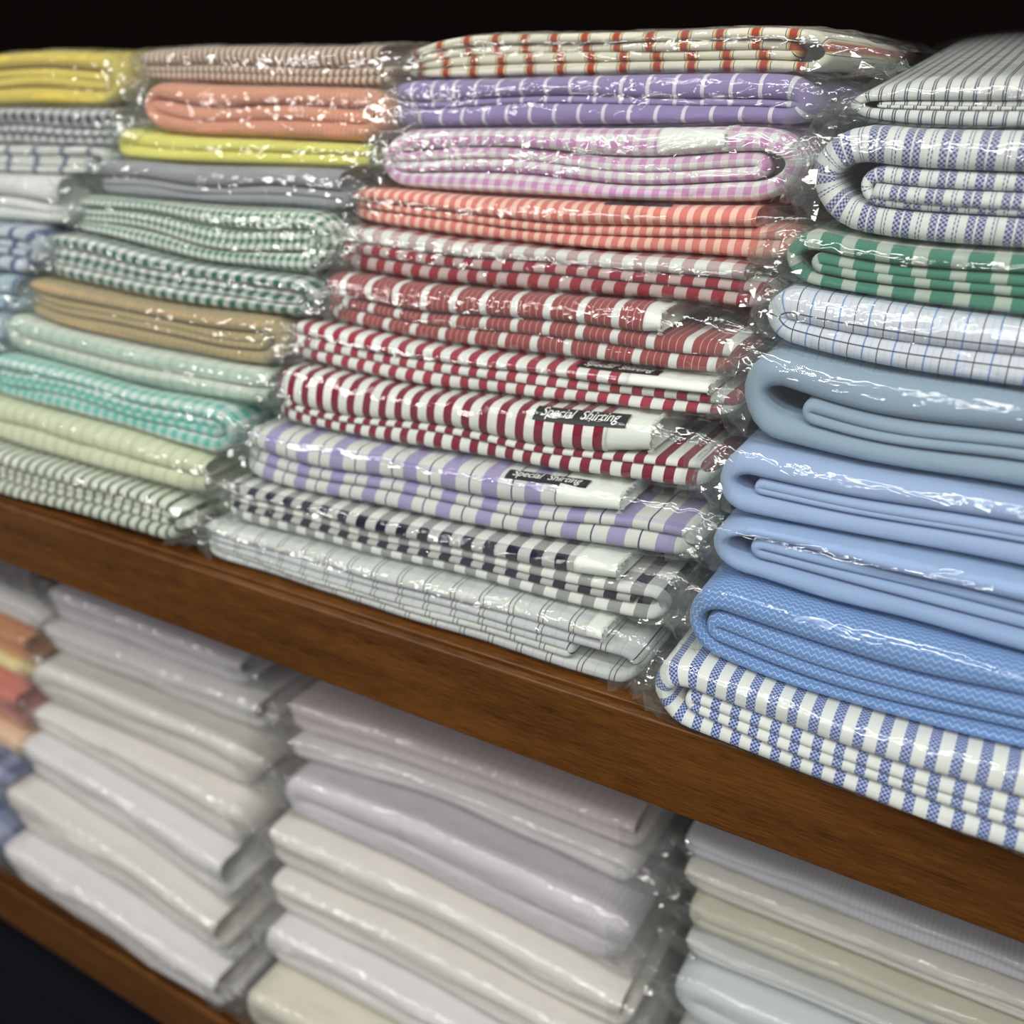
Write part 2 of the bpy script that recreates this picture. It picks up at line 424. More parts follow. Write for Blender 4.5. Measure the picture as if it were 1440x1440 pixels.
def sticker(p, xa, xb, va, vb, hi_th, root, text=True, skew=0.0):
    nx, ny = 30, 10; r = 0.0016; V = []; 
    for i in range(nx+1):
        for j in range(ny+1):
            X = xa+(xb-xa)*i/nx; v = va+(vb-va)*j/ny
            V.append(top_point(p, X+skew*v, v))
    o = mesh_obj('sticker_label', V, grid_faces(nx+1, ny+1), M_BLACK, root)
    if text:
        c = bpy.data.curves.new('lettering', 'FONT'); c.body = 'Special  Shirting'; c.shear = 0.25; c.size = 1; c.offset = 0.006
        t = bpy.data.objects.new('lettering', c); COL.objects.link(t); bpy.context.view_layer.update()
        me = bpy.data.meshes.new_from_object(t.evaluated_get(bpy.context.evaluated_depsgraph_get()))
        COL.objects.unlink(t); bpy.data.objects.remove(t)
        import bmesh
        bm = bmesh.new(); bm.from_mesh(me); 
        ys = [v.co.y for v in bm.verts]; y0_, y1_ = min(ys), max(ys)
        for q in range(1, 12):
            bmesh.ops.bisect_plane(bm, geom=bm.verts[:]+bm.edges[:]+bm.faces[:], plane_co=(0, y0_+(y1_-y0_)*q/12, 0), plane_no=(0, 1, 0))
        bmesh.ops.triangulate(bm, faces=bm.faces)
        vs = np.array([v.co[:] for v in bm.verts]); lo, hi = vs.min(0), vs.max(0)
        for v in bm.verts:
            a = (v.co.x-lo[0])/(hi[0]-lo[0]); b = (v.co.y-lo[1])/(hi[1]-lo[1])
            X = xa+(xb-xa)*(0.08+0.84*a); vv = va+(vb-va)*(0.10+0.78*b)
            v.co = Vector(top_point(p, X+skew*vv, vv, 0.0008))
        m2 = bpy.data.meshes.new('lettering'); bm.to_mesh(m2); bm.free(); m2.materials.append(M_LETTER)
        l = bpy.data.objects.new('lettering', m2); COL.objects.link(l); l.parent = o
        l['label'] = 'white slanted lettering reading Special Shirting'
        o['label'] = 'black sticker with white slanted lettering'
    else: o['label'] = 'black paper sticker'
    return o

def bag_end(p, root, seed, side, e):
    """the surplus film at the end of the bag: crushed into flat facets that catch the light"""
    r = np.random.RandomState(seed); nx, ny = 9, 7
    X0, X1 = (p.x1-0.013, p.x1+e) if side > 0 else (p.x0+0.010, p.x0-e)
    V = []
    for i in range(nx):
        f = i/(nx-1); X = X0+(X1-X0)*f
        Xc = min(max(X, p.x0), p.x1)
        for j in range(ny):
            g = j/(ny-1); w = (0.04+(0.92-0.35*f)*g+0.12*f)*p.h
            q = p.map(np.array(float(Xc)), np.array(w), np.array(0.0)); edge = abs(X-Xc)
            q = q+np.array([X-Xc+r.uniform(-.0014, .0014), -0.003+0.30*edge+r.uniform(-.0022, .0022)*(0.3+f), r.uniform(-.0012, .0012)-0.25*edge])
            V.append(q)
    Fc = []
    for i in range(nx-1):
        for j in range(ny-1):
            a, b, c, d = i*ny+j, (i+1)*ny+j, (i+1)*ny+j+1, i*ny+j+1
            Fc += [(a, b, c), (a, c, d)] if r.rand() < 0.5 else [(a, b, d), (b, c, d)]
    return mesh_obj('bag_end', V, Fc, FILM_CRUSHED, root, smooth=False)

def fringe(p, X, tf, root, seed):
    """loose white threads at the cut edge"""
    r = np.random.RandomState(seed); V, Fc = [], []
    for k in range(150):
        w = p.h*(0.98-tf*(0.04+0.9*r.rand())); top = r.rand() < 0.5
        if top: w = p.h*0.97
        d = r.uniform(0.002, 0.03) if top else r.uniform(-0.0005, 0.003)
        L = r.uniform(0.001, 0.0042); t = 0.00012
        a = p.map(np.array(X-0.001), np.array(w), np.array(d)); b = a+np.array([L*0.6, r.uniform(-.0012, .0006), r.uniform(-.0006, .001)])
        c = a+np.array([L, r.uniform(-.002, .0014), r.uniform(-.0022, .0008)]); n = len(V)
        V += [a+[0, 0, t], a-[0, 0, t], b+[0, 0, t], b-[0, 0, t], c]
        Fc += [(n, n+1, n+3, n+2), (n+2, n+3, n+4)]
    o = mesh_obj('fringe', V, Fc, M_SELV, root, smooth=False); o['kind'] = 'stuff'; return o

def make_packet(stack, i, px_l, px_r, mat, spec, label, name='fabric_packet', film=FILM, eL=0.022, eR=0.022, amp=1.0,
                selv=None, stick=None, phase=0.0, lift=0.0, seed=None, depth=0.24, step=0.0):
    cr, lam, z0, y0 = stack['cr'], stack['lam'], stack['z0'], stack['y0']+step
    seed = seed or (stack['seed']*100+i*7)
    kap = stack.get('kap', 0.0)
    xl = on_plane(*px_l, lam, z0, y0, kap)[0]; xr = on_plane(*px_r, lam, z0, y0, kap)[0] if px_r else max(on_plane(1440, px_l[1]+130, lam, z0, y0, kap)[0]+0.02, xl+0.26)
    if px_l[0] < -100: xl = max(xl, xr-0.28)
    p = Packet(cr[i], cr[i+1], xl, xr, lam, z0, y0, seed, depth=depth, lift=lift, yaw=kap, shear=stack['shear'], rnd=stack['rnd'])
    xm = (xl+xr)/2; zb = float(cr[i+1](xm))
    root = bpy.data.objects.new(name, None); COL.objects.link(root); root.empty_display_size = 0.02
    root.location = (xm, y0+lam*(zb-z0)+0.12, zb)
    root['label'] = label; root['category'] = 'fabric packet'; root['group'] = stack['group']
    build_cloth(p, spec, mat, root, seed, phase)
    if selv:                    # (start, end, thickness fraction): white frayed edge that ends the top layer
        a, b, tf = selv; L = p.x1-p.x0
        path = straight(p.x0+a*L, p.x0+b*L, p.h*0.98-tf*p.h/2, 0.002)
        cloth(p, path, tf*p.h*0.97*np.linspace(1, 0.8, len(path)), M_SELV, root, name='selvage', front=-0.0008, seed=seed+50, ragged=0.0007)
        fringe(p, p.x0+b*L, tf, root, seed)
    if stick:
        for (a, b, va, vb, th, tx, sk) in stick:
            L = p.x1-p.x0; sticker(p, p.x0+a*L, p.x0+b*L, va, vb, th*p.h, root, tx, sk)
    if film:
        build_film(p, film, root, seed+11, eL, eR, amp)
        if px_r and stack['seed'] != 2: bag_end(p, root, seed+21, 1, eR*0.9)
        if px_l[0] > -20: bag_end(p, root, seed+22, -1, eL*0.9)
    return p

def make_stack(lines, lam, z0, y0, group, seed, kap=0.0, shear=0.4, rnd=1.0):
    return dict(kap=kap, shear=shear, rnd=rnd, cr=[Crevice(l, lam, z0, y0, kap) for l in lines], lam=lam, z0=z0, y0=y0, group=group, seed=seed)

# ------------------------------------------------------------------ shelving
TOP = 0.0; ZL = (0.784-2.06)*DIST
unit = bpy.data.objects.new('shelving_unit', None); COL.objects.link(unit); unit.location = (0, 0.2, ZL-0.6)
unit['label'] = 'brown wooden shelving unit with grooved front edges holding the fabric packets'; unit['category'] = 'shelf'
bpy.context.view_layer.update()
XA, XB = -2.6, 1.1
def shelf(z, t):
    b = box('shelf_board', XA, XB, 0.0085, 0.47, z-t+0.004, z-0.0005, M_WOOD, unit, 0.001)
    e = box('front_edging', XA, XB, 0.0, 0.0055, z-t, z-0.0002, M_WOOD, b, 0.0014)
    g = box('groove', XA, XB, 0.0055, 0.0085, z-t+0.003, z-0.0065, M_GROOVE, b)
    g['label'] = 'dark groove behind the front edging'
shelf(TOP, 0.0497); shelf(ZL, 0.055)
box('back_panel', XA, XB, 0.47, 0.485, ZL-0.6, 0.62, M_WOOD_SHADED, unit)
box('side_panel', XA-0.03, XA, 0.0, 0.485, ZL-0.6, 0.62, M_WOOD_SHADED, unit)
box('side_panel', XB, XB+0.03, 0.0, 0.485, ZL-0.6, 0.62, M_WOOD_SHADED, unit)
box('bottom_board', XA, XB, 0.0, 0.47, ZL-0.6, ZL-0.57, M_WOOD_SHADED, unit)
fl = box('floor', XA-0.4, XB+0.4, -1.6, 0.6, ZL-0.64, ZL-0.6, plain('dark_floor', (60, 52, 46), 0.5), None); fl['kind'] = 'structure'

# ------------------------------------------------------------------ fabrics
def per(px, py, wpx, lam=0.5, z0=0.0, y0=0.002):
    a = on_plane(px-wpx/2, py, lam, z0, y0); b = on_plane(px+wpx/2, py, lam, z0, y0)
    return float(abs(b[0]-a[0]))
WH = (226, 228, 222)
def ging(name, c, period, w=0.5, wp=None, white=WH, mix=0.5, **k):
    st = [(0, c), (w, white)]
    return fabric(name, st, period, st, wp or period, mix=mix, **k)
def stripe(name, stops, period, **k): return fabric(name, stops, period, **k)

M = {}
M['orange'] = stripe('cream_red_stripe', [(0, (222, 216, 196)), (0.60, (70, 70, 60)), (0.625, (222, 216, 196)), (0.655, (214, 170, 90)), (0.70, (178, 62, 44)), (0.90, (214, 170, 90)), (0.945, (222, 216, 196)), (0.965, (70, 70, 60)), (0.99, (222, 216, 196))], per(750, 70, 42))
M['purple'] = stripe('purple_white_stripe', [(0, (146, 128, 184)), (0.86, (222, 216, 226))], per(800, 140, 35))
M['pink'] = ging('pink_check', (206, 138, 190), per(880, 240, 20), 0.5)
M['salmon'] = stripe('salmon_stripe', [(0, (224, 120, 106)), (0.55, (240, 190, 172))], per(900, 320, 19))
M['redcheck'] = ging('red_check', (158, 14, 34), per(850, 400, 33), 0.5, 0.027)
M['brick'] = stripe('brick_stripe', [(0, WH), (0.22, (160, 62, 62)), (0.42, (214, 160, 150)), (0.44, (160, 62, 62)), (0.60, (214, 160, 150)), (0.62, (160, 62, 62)), (0.80, (214, 160, 150)), (0.82, (160, 62, 62))], per(850, 450, 51))
M['thinred'] = stripe('red_white_stripe', [(0, (170, 40, 62)), (0.46, WH)], per(700, 520, 28))
M['wine'] = stripe('wine_white_stripe', [(0, (138, 14, 46)), (0.47, WH)], per(850, 620, 30))
LV = (170, 158, 208)
M['lavender'] = fabric('lavender_check', [(0, (70, 60, 130)), (0.035, WH), (0.31, LV), (0.68, WH)], per(720, 720, 63),
                       [(0, WH), (0.8, (190, 180, 220))], 0.016, mix=0.5, blend='MULTIPLY')
M['navycheck'] = ging('navy_check', (16, 18, 48), per(720, 790, 35), 0.5, 0.021, mix=0.40)
M['pinline'] = fabric('white_double_line', [(0, (222, 226, 222)), (0.40, (206, 208, 216)), (0.43, (226, 228, 226)), (0.80, (34, 38, 48)), (0.83, (222, 226, 222)), (0.95, (34, 38, 48)), (0.98, (222, 226, 222))], per(700, 860, 44),
                      [(0, WH), (0.65, (206, 206, 220))], 0.013, mix=0.6, blend='MULTIPLY')
rl = dict(lam=0.5, z0=0, y0=0.002)
M['navypin'] = stripe('navy_double_pinstripe', [(0, (216, 218, 214)), (0.70, (44, 48, 86)), (0.80, (210, 212, 212)), (0.88, (44, 48, 86)), (0.98, (216, 218, 214))], per(1300, 150, 19))
M['twill'] = fabric('blue_dotted_twill', [(0, WH)], per(1330, 250, 52), weft=[(0, WH)], wperiod=1.0, twill=0.05,
                    micro=((62, 64, 126), (184, 188, 208), 0.0011, [(0, 1), (0.22, 0), (0.28, 1), (0.49, 0), (0.70, 1), (0.735, 0), (0.79, 1), (0.825, 0)]))
M['greencheck'] = ging('green_check', (64, 132, 108), per(1250, 400, 53), 0.60, 0.034, white=(226, 222, 212))
M['bluegrid'] = fabric('blue_black_windowpane', [(0, (34, 42, 66)), (0.035, (214, 218, 228)), (0.25, (190, 206, 232)), (0.29, (214, 218, 228)), (0.48, (100, 148, 220)), (0.535, (214, 218, 228)), (0.75, (190, 206, 232)), (0.78, (214, 218, 228))], per(1280, 480, 45),
                       [(0, (34, 42, 66)), (0.02, (214, 218, 228)), (0.5, (150, 185, 228)), (0.54, (224, 226, 232))], 0.03, mix=0.9, blend='DARKEN')
M['greyblue'] = fabric('grey_blue_twill', [(0, (150, 174, 198))], 1.0, twill=0.10)
M['lightblue'] = fabric('light_blue_poplin', [(0, (158, 182, 226))], 1.0, twill=0.02)
M['lightblue2'] = fabric('light_blue_poplin_b', [(0, (150, 178, 224))], 1.0, twill=0.03)
M['midblue'] = fabric('mid_blue_zigzag', [(0, (98, 142, 208))], 1.0, zig=((176, 200, 234), 0.0016, 0.0028, 0.16))
M['bluemicro'] = fabric('blue_basket_stripe', [(0, (228, 230, 224))], per(1345, 1100, 37), weft=[(0, (228, 230, 224))], wperiod=1.0,
                        micro=((28, 52, 138), (168, 182, 214), 0.00105, [(0, 1), (0.45, 0)]))
# left stacks
M['brown'] = stripe('brown_fine_stripe', [(0, (150, 104, 82)), (0.5, (214, 196, 176))], per(350, 90, 8.5))
M['peach'] = fabric('peach_cloth', [(0, (226, 152, 120)), (0.5, (216, 140, 108))], per(350, 160, 6))
M['yellow'] = fabric('yellow_cloth', [(0, (226, 218, 92))], 1.0)
M['grey'] = fabric('grey_cloth', [(0, (150, 150, 158))], 1.0)
M['greengin'] = ging('green_gingham', (46, 122, 82), per(300, 340, 10))
M['darkgreen'] = ging('dark_green_check', (24, 96, 78), per(350, 410, 18))
M['tan'] = fabric('tan_cloth', [(0, (178, 158, 108)), (0.6, (162, 140, 92))], 0.006, [(0, (176, 156, 108)), (0.8, (196, 150, 120))], 0.01)
M['palegreen'] = fabric('pale_green_stripe', [(0, (206, 216, 200)), (0.7, (178, 196, 176))], 0.012, [(0, (210, 216, 204)), (0.6, (150, 188, 172))], 0.018)
M['teal'] = ging('teal_gingham', (84, 190, 176), per(200, 590, 15), white=(214, 226, 218))
M['limey'] = fabric('pale_lime_stripe', [(0, (212, 216, 182)), (0.75, (196, 202, 158))], 0.012)
M['greenline'] = stripe('white_green_stripe', [(0, (210, 214, 196)), (0.68, (66, 88, 62))], per(150, 720, 14))
M['yellowg'] = fabric('golden_yellow_cloth', [(0, (222, 196, 70))], 1.0)
M['greycheck'] = ging('grey_white_check', (44, 44, 56), per(90, 180, 13), white=(206, 206, 208))
M['whitegrey'] = fabric('white_grey_cloth', [(0, (212, 214, 208)), (0.8, (120, 124, 150))], 0.03)
M['white'] = fabric('white_cloth', [(0, (222, 222, 220))], 1.0)
M['bluewhite'] = fabric('blue_white_check', [(0, (190, 200, 214)), (0.7, (70, 96, 140))], 0.02)
M['paleblue'] = fabric('pale_blue_cloth', [(0, (164, 190, 204)), (0.8, (80, 110, 150))], 0.025)
# lower shelf
M['w1'] = fabric('white_poplin', [(0, (227, 225, 226))], 1.0)
M['w2'] = fabric('ivory_poplin', [(0, (227, 222, 215))], 1.0)
M['w3'] = fabric('lilac_white_cloth', [(0, (222, 218, 228)), (0.5, (214, 210, 222))], 0.003)
M['w4'] = fabric('cream_cloth', [(0, (222, 217, 198))], 1.0)
M['w5'] = fabric('pink_white_check', [(0, (226, 214, 216)), (0.5, (218, 204, 206))], 0.008, [(0, (226, 214, 216)), (0.5, (218, 200, 204))], 0.008)
M['w6'] = fabric('blue_white_cloth', [(0, (204, 208, 216))], 1.0)
M['dgrey'] = fabric('dark_grey_cloth', [(0, (92, 92, 100))], 1.0)
M['orangec'] = fabric('orange_cloth', [(0, (232, 150, 92))], 1.0)
M['palyel'] = fabric('pale_yellow_cloth', [(0, (232, 214, 142))], 1.0)
M['coral'] = fabric('coral_cloth', [(0, (216, 110, 92))], 1.0)
M['peach2'] = fabric('light_peach_cloth', [(0, (236, 196, 156))], 1.0)
M['navyblue'] = ging('blue_blurred_check', (60, 76, 130), 0.03, white=(150, 160, 190))
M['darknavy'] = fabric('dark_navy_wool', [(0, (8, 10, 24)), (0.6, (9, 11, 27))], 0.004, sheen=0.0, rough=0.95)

# ------------------------------------------------------------------ middle stack, upper shelf
LAM = 0.5
mid = make_stack([
    [(575, 72), (640, 48), (900, 44), (1130, 34), (1185, 45)],
    [(555, 112), (700, 109), (960, 101), (1127, 99), (1190, 112)],
    [(545, 180), (700, 179), (960, 176), (1093, 173), (1150, 186)],
    [(515, 262), (600, 268), (650, 274), (960, 288), (1093, 289), (1135, 286)],
    [(490, 312), (647, 336), (813, 352), (960, 360), (1070, 370), (1110, 372)],
    [(480, 380), (580, 396), (713, 408), (960, 426), (1060, 438)],
    [(460, 454), (613, 486), (860, 517), (1000, 533), (1040, 536)],
    [(400, 506), (497, 527), (613, 551), (747, 564), (860, 575), (1013, 591)],
    [(393, 598), (547, 628), (680, 651), (860, 679), (983, 698)],
    [(340, 674), (380, 688), (547, 722), (713, 757), (860, 776), (967, 796)],
    [(300, 728), (337, 738), (483, 777), (583, 801), (730, 835), (783, 852), (905, 882)],
    [(283, 796), (450, 848), (617, 905), (730, 944), (783, 963), (883, 993)]],
    LAM, 0.0, 0.012, 'middle stack of packets on the upper shelf', 1)
make_packet(mid, 0, (575, 90), (1175, 75), M['orange'], [('R', .26, .24, 0, 1), ('R', .24, .24, 0.01, .93)],
            'cream fabric packet with red and yellow stripes on top of the middle upper stack', phase=.004, eR=.03)
make_packet(mid, 1, (553, 145), (1150, 140), M['purple'], [('R', .44, .40, 0.01, 1), ('S', .14, 0, 0.02, .97)],
            'purple fabric packet with thin white stripes, under the cream and red one', eR=.03)
make_packet(mid, 2, (535, 225), (1135, 235), M['pink'], [('O', .32, .26, 0, 1), ('R', .20, .20, .04, .93)],
            'pink and white checked fabric packet between the purple and the salmon ones', selv=(.70, .84, .30), eR=.02)
make_packet(mid, 3, (497, 290), (1120, 325), M['salmon'], [('S', .40, 0, 0, .93), ('R', .22, .34, 0, 1)],
            'salmon pink striped fabric packet above the red checked one', film=FILM_SMOOTH, stick=[(.62, .76, 0.007, .012, .4, False, 0)])
make_packet(mid, 4, (480, 348), (1085, 400), M['redcheck'], [('S', .36, 0, 0, .95, .020), ('R', .26, .34, 0, 1, .0068)],
            'bright red and white checked fabric packet below the salmon one', eR=.022)
make_packet(mid, 5, (458, 425), (1050, 485), M['brick'], [('S', .42, 0, 0, .80), ('R', .26, .30, 0, 1)],
            'brick red fabric packet with wide white stripes and fine pale lines', selv=(.80, .835, .40), eR=.025)
make_packet(mid, 6, (407, 490), (1040, 560), M['thinred'], [('S', .36, 0, 0.01, .80), ('R', .28, .34, 0, 1)],
            'thin red and white striped fabric packet above the wine striped one', selv=(.80, .95, .34),
            stick=[(.69, .85, 0.0048, .0125, .36, True, 0)], film=FILM_SMOOTH, eR=.025)
make_packet(mid, 7, (392, 572), (1005, 645), M['wine'], [('S', .56, 0, 0, .80), ('R', .12, .32, 0, 1)],
            'wine and white striped fabric packet with a readable black sticker', selv=(.80, .885, .54),
            stick=[(.645, .835, 0.0048, .0145, .56, True, 0)], film=FILM_SMOOTH, eR=.02)
make_packet(mid, 8, (345, 655), (985, 748), M['lavender'], [('S', .42, 0, 0, .74), ('R', .22, .34, 0, 1)],
            'lavender and white checked fabric packet under the wine striped one', selv=(.74, .86, .40),
            stick=[(.63, .79, 0.0060, .0135, .42, True, 0)], film=FILM_SMOOTH, eR=.022)
make_packet(mid, 9, (318, 718), (950, 840), M['navycheck'], [('S', .34, 0, 0, .82, .005), ('R', .20, .30, 0, .99, .0155), ('S', .14, 0, 0, .93, .005)],
            'navy and white checked fabric packet, second from the bottom of the middle upper stack', selv=(.82, .90, .32), eR=.03)
make_packet(mid, 10, (288, 765), (900, 945), M['pinline'], [('S', .30, 0, 0, .90), ('R', .18, .20, 0, 1), ('R', .16, .14, 0.01, .88)],
            'white fabric packet with thin double black lines resting on the upper shelf board', selv=(.90, .93, .28), eR=.022)

# ------------------------------------------------------------------ right stack, upper shelf
rgt = make_stack([
    [(1190, 138), (1225, 120), (1260, 113), (1340, 110), (1440, 108), (1560, 106)],
    [(1185, 160), (1227, 173), (1300, 178), (1440, 179), (1560, 180)],
    [(1140, 318), (1193, 334), (1293, 347), (1440, 357), (1600, 366)],
    [(1100, 396), (1193, 414), (1293, 430), (1440, 449), (1600, 470)],
    [(1065, 475), (1127, 498), (1227, 521), (1440, 552), (1600, 578)],
    [(1040, 618), (1193, 654), (1293, 670), (1440, 696), (1600, 730)],
    [(1005, 720), (1060, 731), (1227, 764), (1440, 806), (1600, 840)],
    [(990, 802), (1027, 809), (1160, 851), (1293, 884), (1440, 925), (1600, 972)],
    [(965, 915), (1010, 933), (1127, 974), (1260, 1017), (1440, 1057), (1600, 1100)],
    [(905, 1004), (960, 1037), (1093, 1087), (1227, 1134), (1360, 1184), (1440, 1214), (1600, 1275)]],
    LAM, 0.0, -0.002, 'right stack of packets on the upper shelf', 2, kap=-0.10)
RX = 1660
kw = dict(eL=.012, eR=.02)
make_packet(rgt, 0, (1190, 146), None, M['navypin'], [('L', .44, .32, 0, 1), ('L', .12, .12, .05, 1)],
            'white fabric packet with double navy pinstripes, topmost of the right stack', film=FILM_SMOOTH, lift=.11, **kw)
make_packet(rgt, 1, (1133, 260), None, M['twill'], [('L', .34, .26, 0, 1), ('L', .16, .10, .09, 1), ('S', .14, 0, .12, 1)],
            'thick pale fabric packet with dotted blue stripes in the right stack', film=FILM_SMOOTH, **kw)
make_packet(rgt, 2, (1098, 372), None, M['greencheck'], [('L', .30, .26, 0, 1), ('L', .22, .22, .05, 1)],
            'green and white checked fabric packet in the right stack', film=FILM_SMOOTH, eL=.018, eR=.02)
make_packet(rgt, 3, (1068, 455), None, M['bluegrid'], [('L', .52, .46, 0, 1)],
            'white fabric packet with blue and black windowpane lines', film=FILM, eL=.006, eR=.02, amp=.7)
make_packet(rgt, 4, (1028, 585), None, M['greyblue'], [('L', .42, .26, 0, 1), ('L', .16, .14, .12, 1)],
            'plain grey blue twill fabric packet under the windowpane one', film=FILM_SMOOTH, **kw)
make_packet(rgt, 5, (1003, 690), None, M['lightblue'], [('L', .38, .34, 0, 1), ('L', .16, .12, .07, 1)],
            'upper one of the two plain light blue fabric packets', film=FILM_SMOOTH, eL=.012, eR=.02)
make_packet(rgt, 6, (994, 780), None, M['lightblue2'], [('L', .28, .28, 0, 1), ('L', .22, .20, .07, 1)],
            'lower one of the two plain light blue fabric packets', film=FILM_SMOOTH, eL=.014, eR=.02)
make_packet(rgt, 7, (960, 868), None, M['midblue'], [('L', .36, .16, 0.0, 1), ('L', .26, .20, .04, 1)],
            'mid blue fabric packet with fine white zigzag weave', film=FILM_SMOOTH, eL=.012, eR=.02)
make_packet(rgt, 8, (908, 980), None, M['bluemicro'], [('L', .38, .24, 0, 1), ('L', .18, .18, .07, 1)],
            'blue and white basketweave striped fabric packet at the bottom of the right stack', film=FILM_SMOOTH, eL=.010, eR=.02)

# ------------------------------------------------------------------ second stack from the left, upper shelf
lft = make_stack([
    [(190, 70), (300, 63), (480, 64), (560, 60)],
    [(195, 112), (330, 118), (480, 121), (555, 123)],
    [(180, 178), (233, 190), (480, 201), (545, 204)],
    [(150, 222), (267, 231), (480, 236), (512, 238)],
    [(120, 272), (300, 287), (450, 294), (492, 300)],
    [(90, 326), (133, 331), (267, 370), (400, 386), (467, 394)],
    [(55, 388), (100, 398), (233, 427), (433, 450)],
    [(30, 440), (67, 455), (167, 480), (333, 513), (400, 520)],
    [(0, 492), (33, 499), (200, 547), (367, 575)],
    [(-60, 540), (0, 558), (167, 602), (317, 649)],
    [(-60, 605), (0, 624), (167, 673), (277, 704)],
    [(-60, 680), (0, 699), (100, 724), (250, 772)]],
    LAM, 0.0, 0.006, 'second stack from the left on the upper shelf', 3)
T2 = [('S', .5, 0, 0, .97), ('R', .24, .26, 0, 1)]
T3 = [('R', .30, .30, 0, 1), ('R', .20, .20, .02, .95)]
T4 = [('L', .5, .5, 0, 1)]
make_packet(lft, 0, (195, 92), (552, 95), M['brown'], T2, 'brown and cream fine striped fabric packet at the top of its stack', phase=0)
make_packet(lft, 1, (202, 150), (548, 165), M['peach'], [('O', .35, .35, 0, 1), ('S', .3, 0, .03, .95)], 'peach coloured fabric packet under the brown striped one')
make_packet(lft, 2, (160, 212), (515, 222), M['yellow'], T4, 'flat bright yellow fabric packet under the peach one')
make_packet(lft, 3, (140, 250), (492, 268), M['grey'], T2, 'plain grey fabric packet between yellow and green gingham ones', eL=.03)
make_packet(lft, 4, (108, 310), (470, 350), M['greengin'], T3, 'small green and white gingham fabric packet in a crinkled bag', amp=1.4)
make_packet(lft, 5, (72, 368), (445, 425), M['darkgreen'], T3, 'dark green and white checked fabric packet below the gingham one', amp=1.3)
make_packet(lft, 6, (42, 425), (400, 490), M['tan'], T3, 'tan fabric packet in a puckered bag', amp=1.6)
make_packet(lft, 7, (5, 478), (375, 550), M['palegreen'], T4, 'pale green and white fabric packet under the tan one')
make_packet(lft, 8, (-8, 530), (330, 620), M['teal'], T3, 'teal and white gingham fabric packet')
make_packet(lft, 9, (-60, 585), (285, 680), M['limey'], T4, 'pale lime fabric packet between teal and green striped ones')
make_packet(lft, 10, (-60, 650), (262, 745), M['greenline'], T3, 'white fabric packet with thin dark green stripes on the shelf board', amp=1.4, eR=.02)

# ------------------------------------------------------------------ far left stack, upper shelf
far = make_stack([
    [(-180, 96), (0, 76), (100, 68), (180, 74)],
    [(-180, 158), (0, 150), (180, 150)],
    [(-180, 204), (0, 203), (175, 207)],
    [(-180, 236), (0, 243), (150, 247)],
    [(-180, 300), (0, 313), (100, 320)],
    [(-180, 372), (0, 384), (60, 390)],
    [(-180, 425), (0, 438), (30, 442)],
    [(-180, 478), (0, 506), (10, 508)],
    [(-180, 535), (-20, 552)],
    [(-180, 590), (-80, 610)],
    [(-180, 648), (-80, 678)]],
    LAM, 0.0, 0.003, 'leftmost stack of packets on the upper shelf', 4)
fl_spec = [((-180, 120), (178, 112), 'yellowg', 'thick golden yellow fabric packet, topmost of the leftmost stack', 1.5),
    ((-180, 180), (176, 180), 'greycheck', 'dark grey and white checked fabric packet under the golden one', 1.2),
    ((-180, 220), (150, 226), 'whitegrey', 'thin white and grey fabric packet in the leftmost stack', 1.6),
    ((-180, 270), (98, 284), 'white', 'plain white fabric packet in the leftmost upper stack', 1.2),
    ((-180, 340), (62, 355), 'bluewhite', 'white fabric packet with navy bands at the left edge', 1.2),
    ((-180, 400), (35, 412), 'paleblue', 'pale blue fabric packet at the left edge', 1.0),
    ((-180, 450), (8, 470), 'paleblue', 'lowest pale blue fabric packet at the left edge', 1.0)]
for i, (a, b, mt, lb, am) in enumerate(fl_spec):
    make_packet(far, i, a, b, M[mt], T2 if i % 2 else T3, lb, amp=am)
for i in (7, 8, 9):
    make_packet(far, i, (-180, 500+50*(i-7)), (-40-45*(i-7), 520+60*(i-7)), M['teal' if i == 8 else 'white'], T4,
                ['white fabric packet low in the leftmost stack, left of the teal gingham one', 'teal checked fabric packet low in the leftmost stack', 'white fabric packet at the foot of the leftmost stack'][i-7])

# ------------------------------------------------------------------ lower shelf
LB = 0.42
def low(lines, group, seed, y0=0.004): return make_stack(lines, LB, ZL, y0, group, seed, shear=-0.25, rnd=1.1)
W2 = [('S', .55, 0, 0, .985), ('R', .2, .25, 0, 1)]
W1 = [('L', .52, .48, 0, 1)]
W3 = [('O', .5, .5, 0, 1)]
colB = low([
    [(80, 815), (340, 918)],
    [(72, 868), (360, 975)],
    [(66, 912), (200, 965), (385, 1040)],
    [(52, 985), (200, 1045), (370, 1122)],
    [(45, 1022), (150, 1080), (350, 1200)],
    [(42, 1088), (213, 1195), (325, 1280)],
    [(22, 1160), (180, 1255), (322, 1355)],
    [(20, 1237), (150, 1322), (320, 1434)]], 'white packets in the second column of the lower shelf', 5)
make_packet(colB, 0, (80, 840), (350, 945), M['w3'], W2, 'greyish white fabric packet directly under the upper board, left white column', film=FILM_WHITE)
make_packet(colB, 1, (70, 890), (375, 1005), M['w1'], W2, 'white fabric packet with a thick rolled front, second in the left white column', film=FILM_WHITE)
make_packet(colB, 2, (58, 950), (370, 1080), M['w2'], W3, 'white fabric packet, third from the top of the left white column', film=FILM_WHITE)
make_packet(colB, 3, (48, 1003), (358, 1160), M['w2'], W3, 'thin ivory fabric packet, fourth in the left white column', film=FILM_WHITE)
make_packet(colB, 4, (46, 1060), (330, 1240), M['w1'], W2, 'white fabric packet, third from the bottom of the left white column', film=FILM_WHITE)
make_packet(colB, 5, (28, 1125), (322, 1310), M['w2'], W2, 'creamy white fabric packet, second from the bottom of the left white column', film=FILM_WHITE)
